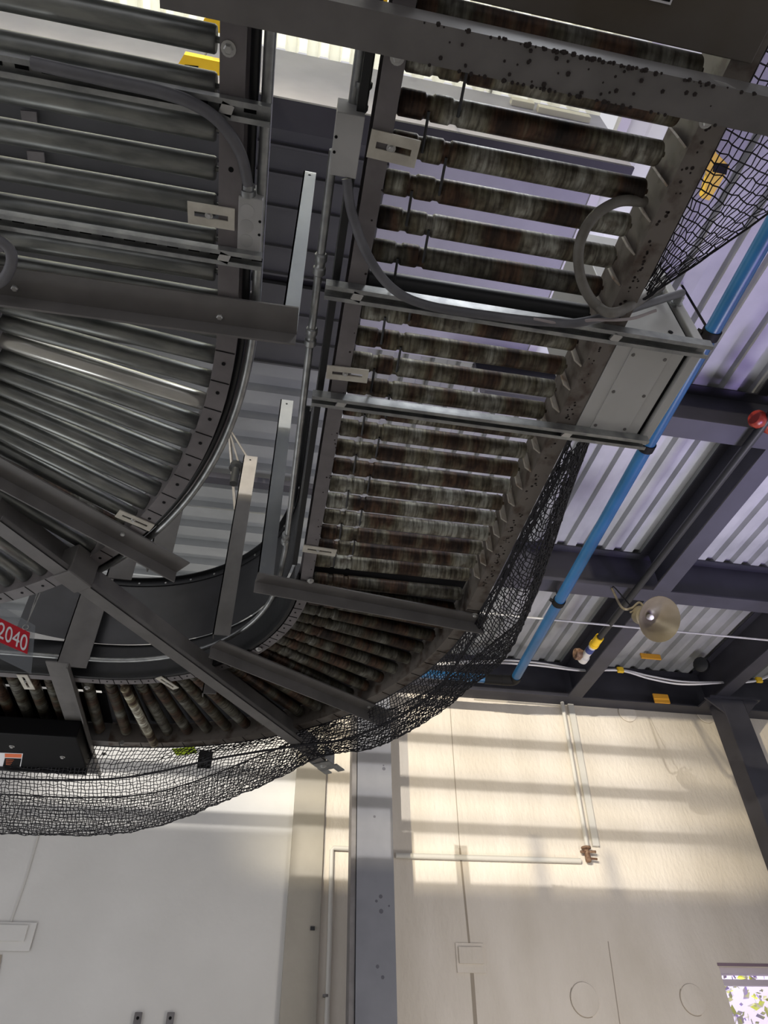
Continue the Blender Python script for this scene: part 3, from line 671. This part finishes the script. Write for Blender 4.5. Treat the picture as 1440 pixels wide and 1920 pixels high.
# ------------------------------------------------------------------ net
def blend(tab, u):
    for (u0, a), (u1, b) in zip(tab, tab[1:]):
        if u <= u1:
            k = (u-u0)/(u1-u0) if u1 > u0 else 0; return tuple(x+(y-x)*k for x, y in zip(a, b))
    return tab[-1][1]
def net(rows, nu, nv, r, label, name='safety_net', jit=.006, seed=2, smooth_u=10):
    """rows: list of polylines of world points; grid interpolated between them"""
    rnd = random.Random(seed); C = []
    for row in rows:
        P = catmull(row, 12); L = [0]
        for a, b in zip(P, P[1:]): L.append(L[-1]+(b-a).length)
        out = []; j = 0
        for i in range(nu+1):
            t = L[-1]*i/nu
            while j < len(P)-2 and L[j+1] < t: j += 1
            k = (t-L[j])/max(L[j+1]-L[j], 1e-6); out.append(P[j].lerp(P[j+1], min(1, k)))
        C.append(out)
    grid = []
    for i in range(nu+1):
        col = catmull([c[i] for c in C], 12); L = [0]
        for a, b in zip(col, col[1:]): L.append(L[-1]+(b-a).length)
        line = []; j = 0
        for q in range(nv+1):
            t = L[-1]*q/nv
            while j < len(col)-2 and L[j+1] < t: j += 1
            k = (t-L[j])/max(L[j+1]-L[j], 1e-6); p = col[j].lerp(col[j+1], min(1, k))
            w = jit*(1 if 0 < q < nv else .2)
            line.append(p+V((rnd.gauss(0, w), rnd.gauss(0, w), rnd.gauss(0, w)))*.6 + V((0, 0, math.sin(i*.55+q*.3)*w*.4)))
        grid.append(line)
    bm = new()
    def strand(pts, r): tube(bm, pts, r, 4, caps=False)
    for i in range(nu+1): strand(grid[i], r)
    for q in range(nv+1): strand([g[q] for g in grid], r*(2.2 if q in (0, nv) else 1))
    return tag(obj(name, bm, NETM), label, 'net')
# upper right piece: from rail edge outwards to its edge rope
rail = [V((.855, y, ZR+.01)) for y in (.02, .2, .4, .6, .78)]
mid = [V((1.10, .05, 3.24)), V((1.06, .22, 3.24)), V((.99, .42, 3.22)), V((.93, .60, 3.2)), V((.872, .80, 3.2))]
rope = [V((1.42, .08, 3.3)), PZ(1520, 335, 3.26), PZ(1440, 400, 3.24), PZ(1330, 478, 3.22), PZ(1205, 562, 3.2)]
net([rail, mid, rope], 36, 17, .0016, 'black safety net stretched beside the upper right rail, above the control box', jit=.0035)
# long pocket under the outer rail
edge = lambda a, R=1.63, z=ZR: V((CB[0]+R*math.cos(a), CB[1]+R*math.sin(a), z))
railrow = [V((.855, 1.28, ZR)), V((.855, 1.7, ZR)), V((.855, 2.15, ZR))] + [edge(a) for a in (.25, .5, .75, 1.0, 1.25, 1.5)] + [V((-1.1, CB[1]+1.63, ZR)), V((-1.6, CB[1]+1.63, ZR))]
rp = [(1068, 850), (985, 1010), (905, 1165), (866, 1228), (822, 1290), (752, 1342), (655, 1384), (560, 1398), (420, 1420), (200, 1461), (-120, 1456)]
zp = [3.19, 3.18, 3.17, 3.16, 3.14, 3.12, 3.10, 3.09, 3.08, 3.06, 3.06]
roperow = [PZ(x, y, z) for (x, y), z in zip(rp, zp)]
bp_ = [(1082, 836), (1020, 1010), (982, 1130), (945, 1232), (880, 1290), (800, 1352), (700, 1402), (600, 1418), (470, 1482), (230, 1562), (-120, 1560)]
zq = [3.19, 3.15, 3.12, 3.10, 3.08, 3.05, 3.05, 3.03, 2.96, 2.92, 2.92]
botrow = [PZ(x, y, z) for (x, y), z in zip(bp_, zq)]
backrow = [p + (p-V((CB[0], CB[1], p.z)) if False else V((0, 0, 0))) + (V((p.x-CB[0], max(p.y-CB[1], 0), 0)).normalized()*.16) + V((0, 0, .27)) for p in botrow]
net([railrow, roperow, botrow, backrow], 210, 42, .0021, 'long black safety net sagging along the outer rail around the lower bend', jit=.005, seed=4)
conduit('net_rope', catmull(roperow, 8), .006, NETM, 'thick black rope running along the sagging net below the bend', 'rope', 8)

# ------------------------------------------------------------------ drive guard, labels, sticker at lower left
a, b = PZ(162, 1452, 3.08), PZ(-200, 1452, 3.08)
T = thing('drive_guard', 'black drive motor guard with warning label at the lower left edge', 'guard', ((a.x+b.x)/2, a.y, 3.08))
bm = new(); box(bm, (-2.2, a.y-.42, 3.10), (a.x, a.y, 3.19)); bevel(bm, .006); gd = obj('guard_cover', bm, BLACK, T)
bm = new(); box(bm, (-2.2, a.y, 3.08), (a.x, a.y+.012, 3.24)); obj('flange', bm, BLACKR, T)
bm = new(); tube(bm, [(-2.2, a.y-.22, 3.12), (a.x-.45, a.y-.22, 3.12)], .055, 16); obj('motor', bm, BLACKR, T, smooth=True)
for q in ((117, 1420), (22, 1400)): bolt(T, PZ(*q, 3.099), r=.009)
def quad(bm, pxs, z, th=.001):
    P = [PZ(x, y, z) for x, y in pxs]; vs = [bm.verts.new(p) for p in P]; vt = [bm.verts.new(p+V((0,0,th))) for p in P]; n = len(P)
    bm.faces.new(vs); bm.faces.new(vt[::-1])
    for i in range(n): bm.faces.new((vs[i], vs[(i+1)%n], vt[(i+1)%n], vt[i]))
    return bm
bm = quad(new(), [(-12, 1411), (43, 1413), (38, 1441), (-12, 1438)], 3.0985); lb = obj('warning_label', bm, WHITE, gd)
bm = quad(new(), [(9, 1413), (41, 1414), (40, 1421), (9, 1420)], 3.0978); obj('orange_band', bm, LABELO, lb)
bm = quad(new(), [(9, 1421.5), (40, 1422.5), (36.5, 1439), (5, 1437)], 3.0978); obj('black_panel', bm, BLACK, lb)
bm = new()
for i in range(4): quad(bm, [(11, 1424+i*3), (26-i*2, 1424.6+i*3), (26-i*2, 1425.2+i*3), (11, 1424.8+i*3)], 3.0972)
obj('small_print', bm, LABELO, lb)
bm = quad(new(), [(322, 1404), (364, 1400), (370, 1412), (331, 1417)], ZR-.004); tag(obj('sticker', bm, GREEN), 'yellow-green sticker on the outer rail of the lower bend', 'sticker')
for q in ((229, 1393), (383, 1365)):
    bm = new(); p = PY(q[0], q[1], yO-.03); lathe(bm, p, (0, -1, 0), [(0, .013), (.004, .012)], 10); obj('bolt', bm, BOLT, Bc, label='bright bolt head')
# ------------------------------------------------------------------ 2040 sign
zs = 3.02
T = thing('aisle_sign', 'red sign reading 2040 on a clear plate, hung by a wire at the left edge', 'sign', PZ(25, 1195, zs))
ys_ = PZ(48, 1172, zs).y
def SP(x, y): return PY(x, y, ys_)
def squad(bm, pxs, off=0, th=.002):
    P = [SP(x, y)+V((0, off, 0)) for x, y in pxs]; vs = [bm.verts.new(p) for p in P]; vt = [bm.verts.new(p+V((0, th, 0))) for p in P]; n = len(P)
    bm.faces.new(vs); bm.faces.new(vt[::-1])
    for i in range(n): bm.faces.new((vs[i], vs[(i+1)%n], vt[(i+1)%n], vt[i]))
    return bm
obj('clear_plate', squad(new(), [(-60, 1100), (66, 1172), (58, 1262), (-60, 1205)], .004), ACR, T)
obj('red_panel', squad(new(), [(-60, 1130), (56, 1186), (51, 1226), (-60, 1178)], .0, .003), RED, T)
cu = bpy.data.curves.new('sign_text', 'FONT'); cu.body = '2040'; cu.size = 1; cu.extrude = .004; cu.align_x = 'CENTER'; cu.align_y = 'CENTER'
to = bpy.data.objects.new('tmp', cu); COL.objects.link(to); bpy.context.view_layer.update()
me = bpy.data.meshes.new_from_object(to.evaluated_get(bpy.context.evaluated_depsgraph_get())); bpy.data.objects.remove(to)
xs = [v.co.x for v in me.vertices]; yy_ = [v.co.y for v in me.vertices]; wx = max(xs)-min(xs); wy = max(yy_)-min(yy_); cx = (max(xs)+min(xs))/2; cy = (max(yy_)+min(yy_))/2
p_l, p_r = SP(-3, 1180), SP(51, 1208); ex = (p_r-p_l); ez = SP(20, 1174)-SP(14, 1204)
ctr = (p_l+p_r)/2
for v in me.vertices:
    q = ctr + ex*((v.co.x-cx)/wx) + ez*((v.co.y-cy)/wy*.95) + V((0, -.0015, 0)) + V((0, v.co.z*-.3, 0)); v.co = q-ctr
me.materials.append(WHITE); to = bpy.data.objects.new('sign_number', me); COL.objects.link(to); to.parent = T; to.location = ctr-V(T.location)
bm = new(); tube(bm, [SP(49, 1172), PZ(75, 1112, 3.1)], .0018, 6); tube(bm, [SP(50, 1172), PZ(70, 1112, 3.1)], .0018, 6); obj('hanging_wire', bm, GALV, T)
bm = new(); c = SP(48, 1176); tube(bm, [c+V((math.cos(k*PI/8)*.010, 0, math.sin(k*PI/8)*.010)) for k in range(17)], .002, 6, caps=False); obj('ring', bm, BOLT, T)

# ------------------------------------------------------------------ pipes and fittings by the roof, right side
pb0, pb1 = PZ(1500, 330, 5.32), PZ(966, 1272, 5.32)
T = thing('blue_pipe', 'long bright blue compressed air pipe running under the roof to the far wall', 'pipe', (pb0+pb1)/2)
dv = (pb1-pb0).normalized()
bm = new(); tube(bm, [pb0-dv*4.5, pb1], .050, 20); obj('pipe', bm, BLUE, T, smooth=True)
for q in ((1047, 1128), (1350, 628), (1228, 838)):
    c = PZ(*q, 5.32); c = pb0+dv*(c-pb0).dot(dv); bm = new(); lathe(bm, c-dv*.03, dv, [(0, .060), (.06, .060)], 18); cl = obj('pipe_clamp', bm, BLACK, T, smooth=True)
    bm = new(); tube(bm, [c+V((0,0,.05)), V((c.x, c.y, ZD))], .008, 8); tube(bm, [c+V((-.06,0,0)), c+V((-.085,0,0.02))], .016, 8); obj('hanger_rod', bm, BLACK, cl)
bm = new(); tube(bm, catmull([pb1-dv*.05, pb1+dv*.02, pb1+V((-.03, .05, 0)), pb1+V((-.14, .06, 0))], 6), .058, 16); obj('elbow', bm, BLACK, T, smooth=True)
pe = pb1+V((-.12, .06, 0)); bm = new(); tube(bm, [pe, pe+V((-.22, 0, 0))], .055, 16); obj('coupling', bm, BLACK, T, smooth=True)
bm = new(); tube(bm, [pe+V((-.2, 0, 0)), pe+V((-2.2, 0, .0))], .048, 16); obj('branch_pipe', bm, BLUE, T, smooth=True)
T = thing('sprinkler_pipe', 'thin black sprinkler pipe ending in a valve left of the horn loudspeaker', 'pipe', (3.39, 4.4, 5.36))
bm = new(); tube(bm, [(3.36, 2.3, 5.38), (3.36, 5.62, 5.38)], .032, 14); obj('pipe', bm, BLACKR, T, smooth=True)
ve = V((3.36, 5.6, 5.38)); bm = new(); lathe(bm, ve, (0, 1, 0), [(0, .045), (.12, .045), (.121, .05), (.16, .05)], 14); obj('yellow_sleeve', bm, YEL, T, smooth=True)
bm = new(); lathe(bm, ve+V((0, .16, 0)), (0, 1, 0), [(0, .040), (.22, .040), (.23, .055), (.30, .055)], 14); obj('valve_body', bm, WHITEP, T, smooth=True)
bm = new(); lathe(bm, ve+V((0, .20, 0)), (0, 1, 0), [(0, .042), (.08, .042)], 14); obj('blue_band', bm, mat('dark_blue', (.03, .05, .2), .5), T)
bm = new(); lathe(bm, ve+V((-.10, .40, .03)), (1, 0, 0), [(0, .06), (.05, .065), (.12, .03)], 12); obj('valve_cap', bm, RUSTY, T, smooth=True)
# white thin pipe and cables
a, b = PZ(940, 1153, 5.36), PZ(1500, 1206, 5.36); conduit('white_conduit', [a+V((-.6, 0, 0)), a, b, b+V((1, 0, 0))], .010, BOXG, 'thin white conduit crossing behind the horn loudspeaker')
cpx = [(820, 1244), (930, 1238), (1010, 1243), (1090, 1256), (1163, 1256), (1220, 1268), (1280, 1278), (1350, 1279), (1423, 1274), (1480, 1240)]
for j, (off, lbl) in enumerate(((0, 'upper strand of the sagging white cable pair along the far wall beam'), (5, 'lower strand of the sagging white cable pair along the far wall beam'))):
    P = [PY(x, y+off*(1 if (i % 4) in (1, 2) else .3), 6.6-.01*j) for i, (x, y) in enumerate(cpx)]
    conduit('white_cable', catmull(P, 6), .011, WHITE, lbl, 'cable', 8, 'white cable pair')
for q, lbl in (((1163, 1256), 'yellow cable clip holding the white cables left of centre of the joists'), ((1423, 1275), 'yellow cable clip holding the white cables at the right edge')):
    c = PY(*q, 6.58); bm = new(); box(bm, c-V((.04, .02, .035)), c+V((.04, .02, .035))); bevel(bm, .012); T = tag(obj('cable_clip', bm, YEL), lbl, 'clip', 'yellow cable clips')
for q, w_, h_, y_, lbl in (((1220, 1231), .13, .035, PZ(1220, 1231, ZD-.035).y, 'upper orange tag hanging below the ribbed deck near the far wall'), ((1240, 1310), .10, .06, 6.965, 'lower orange sleeve on the flange of the far wall beam')):
    c = PY(*q, y_); bm = new(); box(bm, c-V((w_, .01, h_)), c+V((w_, .012, h_))); bevel(bm, .006); tag(obj('orange_tag', bm, ORG), lbl, 'tag')
c = PZ(1432, 785, 5.4); bm = new(); lathe(bm, c+V((-.08, 0, 0)), (1, .3, 0), [(0, .05), (.02, .065), (.06, .065), (.08, .05), (.14, .05), (.16, .065), (.2, .065)], 14); T = tag(obj('pipe_coupling', bm, REDV, smooth=True), 'red pipe coupling under the dark beam at the right edge', 'coupling')
c = PY(1320, 1248, 6.55); bm = new(); lathe(bm, c, (-.8, -.5, -.2), [(0, .06), (.04, .09), (.10, .09), (.12, .05)], 14); tag(obj('floodlight', bm, BLACKR, smooth=True), 'small black spotlight with bright lens below the deck at right', 'lamp')

# horn loudspeaker
yh = 4.05; mc = PY(1237, 1161, yh); bc = PY(1168, 1155, yh+.12)
T = thing('horn_loudspeaker', 'beige horn loudspeaker with white centre hung below the roof beams', 'loudspeaker', mc)
axd = (EYE-mc).normalized(); axd = (axd + RT*.55 - UP*.12).normalized()
L = .30; p0 = mc-axd*L
bm = new(); lathe(bm, p0, axd, [(0, .05), (.02, .075), (.10, .08), (.11, .055), (.17, .075), (.24, .13), (.285, .172), (.30, .180), (.303, .178), (.285, .165), (.24, .122), (.17, .066), (.15, .02)], 32); obj('horn_bell', bm, BEIGE, T, smooth=True)
bm = new(); lathe(bm, mc-axd*.16, axd, [(0, .022), (.04, .024), (.055, .018), (.06, .006)], 20); obj('centre_cone', bm, WHITE, T, smooth=True)
br = p0+axd*.06
bm = new(); tube(bm, catmull([br+V((.06, 0, .02)), br+V((0, -.02, .11)), br+V((-.08, 0, .06)), br+V((-.13, .05, .10)), PZ(1147, 1103, 5.3)], 8), .010, 8); tube(bm, [br+V((-.10,0,.02)), br+V((.08, 0, .10))], .008, 8); obj('bracket', bm, BEIGE, T)
bm = new(); tube(bm, catmull([p0, p0+V((-.03, .05, .15)), p0+V((.05, .3, .5)), V((3.2, 4.9, ZB))], 8), .006, 6); obj('cable', bm, BLACK, T)
# post at right
yp = 6.72; pl = PY(1360, 1336, yp); 
T = thing('steel_post', 'dark square steel post leaning into view at the right edge of the far wall', 'post', (pl.x+.16, yp+.1, 0))
bm = new(); box(bm, (pl.x, yp, 0), (pl.x+.30, yp+.25, ZB-.02)); bevel(bm, .008); obj('post', bm, STEELB, T)
bm = new(); box(bm, (pl.x-.14, yp-.03, ZB-.02), (pl.x+.52, yp+.26, ZB)); obj('top_plate', bm, STEELB, T)
for s_, xx in ((-1, pl.x), (1, pl.x+.30)):
    bm = new(); vs = [bm.verts.new(v) for v in ((xx, yp, ZB-.02), (xx+s_*.2, yp, ZB-.02), (xx, yp, ZB-.2), (xx, yp+.02, ZB-.02), (xx+s_*.2, yp+.02, ZB-.02), (xx, yp+.02, ZB-.2))]
    for f in ((0,1,2),(3,5,4),(0,3,4,1),(1,4,5,2),(2,5,3,0)): bm.faces.new([vs[i] for i in f])
    obj('gusset', bm, STEELB, T)

# ------------------------------------------------------------------ things on the far wall
yc = WY-.5; xl, xr = PY(668, 1700, yc).x, PY(740, 1700, yc).x
T = thing('steel_column', 'blue-grey steel column standing in front of the pale wall', 'column', ((xl+xr)/2, yc+.1, 0))
COLM = noisy('column_paint', (.17, .175, .20), (.21, .215, .24), 3, .5)
bm = new(); box(bm, (xl, yc, 0), (xr, yc+.012, ZB)); box(bm, (xl, yc+.19, 0), (xr, yc+.2, ZB)); box(bm, ((xl+xr)/2-.006, yc+.01, 0), ((xl+xr)/2+.006, yc+.19, ZB)); obj('column_section', bm, COLM, T)
bm = new(); box(bm, (xl-.05, yc+.02, 0), (xl-.005, yc+.19, ZB)); obj('edge_channel', bm, GREYL, T)
for i in range(9):
    c = V((random.uniform(xl+.05, xr-.05), yc, random.uniform(2.3, 4.4))); bm = new(); lathe(bm, c, (0,-1,0), [(0, random.uniform(.008, .022)), (.001, .006)], 9); obj('stain', bm, mat('column_stain', (.10, .10, .12), .7) if i == 0 else bpy.data.materials['column_stain'], T)
def wallpipe(px, r, m, label, yy=WY-.03, cat='pipe', name='wall_pipe'):
    bm = new(); tube(bm, [PY(x, y, yy) for x, y in px], r, 12); return tag(obj(name, bm, m, smooth=True), label, cat)
wallpipe([(742, 1604), (1088, 1614)], .026, WHITEP, 'cream painted horizontal pipe on the far wall ending at the rusty valve')
T = wallpipe([(1053, 1312), (1101, 1588)], .022, WHITEP, 'cream painted vertical pipe dropping from the roof to the rusty valve', WY-.06)
bm = new(); a, b = PY(1063, 1312, WY), PY(1112, 1588, WY); obox(bm, (a+b)/2+V((.02, -.02, 0)), V((.035, 0, 0)), V((0, .02, 0)), (a-b)*.5)
tag(obj('wall_channel', bm, WHITEP), 'cream channel strip beside the vertical pipe on the far wall', 'channel')
T = thing('pipe_valve', 'rusty pipe valve at the corner of the cream wall pipes', 'valve', PY(1098, 1600, WY-.06))
c = PY(1098, 1586, WY-.06); bm = new(); lathe(bm, c, (0,0,-1), [(0, .02), (.01, .05), (.03, .05), (.04, .025), (.10, .03), (.15, .03), (.16, .02)], 12); obj('valve_body', bm, RUSTY, T, smooth=True)
bm = new(); tube(bm, [c+V((-.07, 0, -.06)), c+V((.09, -.02, -.06))], .014, 8); tube(bm, [c+V((.0, 0, -.12)), c+V((.09, -.02, -.13))], .012, 8); obj('handle', bm, RUSTY, T)
wallpipe([(612, 1940), (618, 1760), (622, 1594), (626, 1590), (670, 1592)], .022, WHITEP, 'cream painted L-shaped pipe between the pilaster and the steel column')
c = PY(611, 1870, WY-.03); bm = new(); lathe(bm, c, (0,0,1), [(0, .028), (.02, .028)], 12); tag(obj('pipe_band', bm, GREY), 'dark band around the lower part of the L-shaped pipe', 'clamp')
# wall joints and plugs
def strip(px, w, label, m=JOINT, name='wall_joint'):
    P = [PY(x, y, WY) for x, y in px]; bm = new()
    for a, b in zip(P, P[1:]): obox(bm, (a+b)/2, V((w/2, 0, 0)), V((0, .0015, 0)), (a-b)*.5)
    o = obj(name, bm, m); o['kind'] = 'structure'; return o
strip([(842, 1300), (850, 1420), (862, 1590)], .008, ''); strip([(862, 1590), (868, 1650), (880, 1770)], .02, ''); strip([(884, 1812), (892, 1925)], .035, '')
strip([(74, 1560), (48, 1650), (20, 1730)], .012, '', WHITEP); strip([(0, 1790), (-12, 1860)], .03, '')
strip([(1140, 1765), (1163, 1925)], .008, '')
def plate(a, b, label, m, th=.012):
    p, q = PY(*a, WY), PY(*b, WY); bm = new(); box(bm, (p.x, WY-th, q.z), (q.x, WY+.0, p.z)); bevel(bm, .002); return p, q, bm
p, q, bm = plate((853, 1768), (912, 1825), '', WALL); T = thing('cover_plate', 'square plaster-coloured cover plate on the wall joint, lower right', 'plate', (p.x, WY, q.z)); obj('plate', bm, WALL, T)
p, q, bm = plate((858, 1776), (906, 1808), '', WALL, .03); obj('inner_plate', bm, WALL, T)
p, q, bm = plate((-40, 1728), (55, 1784), '', WALLL); T = thing('cover_plate', 'pale square cover plate on the wall at the lower left edge', 'plate', (p.x, WY, q.z)); obj('plate', bm, WALLL, T)
p, q, bm = plate((-40, 1734), (46, 1766), '', WALLL, .03); obj('inner_plate', bm, WALLL, T)
for (x, y, r, lbl) in ((1096, 1874, .135, 'large round plaster plug in the wall, left of the pair near the bottom'), (1299, 1874, .125, 'large round plaster plug in the wall, right of the pair near the bottom'), (1176, 1337, .115, 'faint round plug under the roof beam, left of the two'), (1322, 1339, .12, 'faint round plug under the roof beam, right one beside the post')):
    c = PY(x, y, WY); bm = new(); lathe(bm, c+V((0,.001,0)), (0,-1,0), [(0, r), (.008, r), (.014, r*.97)], 36); T = tag(obj('wall_plug', bm, WALL, smooth=True), lbl, 'plug', 'round plugs in the far wall')
    bm = new(); tube(bm, [c+V((math.cos(k*PI/18)*r*1.01, -.002, math.sin(k*PI/18)*r*1.01)) for k in range(14, 30)], .004, 5); obj('plug_seam', bm, JOINT, T)
for x, lbl in ((257, 'left of the two small metal tabs at the bottom edge of the pale wall'), (318, 'right of the two small metal tabs at the bottom edge of the pale wall')):
    c = PY(x, 1918, WY); bm = new(); box(bm, c+V((-.03, -.02, -.08)), c+V((.03, 0, .07))); bevel(bm, .004); T = tag(obj('metal_tab', bm, GREYL), lbl, 'bracket', 'small metal tabs')
    bm = new(); lathe(bm, c+V((0, -.0205, .03)), (0,-1,0), [(0, .012), (.001, .012)], 10); obj('hole', bm, BLACK, T)
c = PY(586, 1741, WY-.05); bm = new(); box(bm, c+V((-.02, -.012, -.015)), c+V((.02, 0, .015))); tag(obj('anchor_clip', bm, BLACKR), 'tiny black anchor clip on the shaded pilaster', 'clip')

# ------------------------------------------------------------------ yellow guards and small things high up
def yguard(pxs, z, label, slot=None):
    T = thing('yellow_guard', label, 'guard', PZ(*pxs[0], z)); obj('guard_plate', quad(new(), pxs, z, .05), YEL, T)
    c_ = sum((PZ(x, y, z) for x, y in pxs), V())/len(pxs); obj('hanger_rod', tube(new(), [c_+V((0,0,.04)), V((c_.x, c_.y, ZD+.05 if c_.y > 1.4 or c_.x > 1.7 else 6.44))], .006, 6), GREY, T)
    if slot: obj('slot', quad(new(), slot, z-.002, .003), BLACK, T)
yguard([(383, 34), (412, 28), (412, 62), (376, 56)], 5.5, 'small yellow guard piece against the skylight at the top left')
yguard([(345, 102), (412, 116), (412, 142), (328, 130)], 5.5, 'yellow guard with black slot between the upper left rollers', [(346, 121), (372, 124), (371, 134), (345, 131)])
yguard([(706, -8), (727, -8), (726, 10), (706, 8)], 5.5, 'small yellow guard at the top edge beside the cross channel')
yguard([(1328, 258), (1345, 290), (1368, 312), (1350, 345), (1330, 376), (1316, 372), (1328, 330), (1310, 300)], 5.5, 'yellow guard seen behind the upper right net', [(1340, 305), (1366, 308), (1362, 328), (1336, 322)])
for pxs, lbl in (([(104, 207), (168, 212), (172, 238), (110, 232)] and [(38, 207), (68, 210), (70, 237), (42, 232)], 'small pale plate seen between the upper left rollers'), ([(50, 283), (82, 286), (84, 305), (52, 302)], 'small pale plate with bracket seen one roller gap lower')):
    tag(obj('ceiling_plate', quad(new(), pxs, 5.86, .01), GREYL), lbl, 'plate', 'pale ceiling plates')
# hanging fixture with wires in front of the ribbed deck
T = thing('hanging_fixture', 'small fixture hung on thin wires in front of the ribbed deck between the conveyors', 'fixture', PZ(440, 900, 5.4))
bm = new(); a = PZ(428, 800, 5.85)
for q in ((436, 905), (464, 858), (448, 870)): tube(bm, [a, PZ(*q, 5.4)], .008, 6)
tube(bm, [PZ(430, 810, 5.84), PZ(441, 955, 5.3)], .012, 6); obj('wires', bm, GREY, T)
bm = new(); lathe(bm, PZ(444, 872, 5.4), (0,0,-1), [(0, .05), (.04, .055), (.05, .03), (.2, .03)], 12); obj('lamp_head', bm, BLACKR, T, smooth=True)
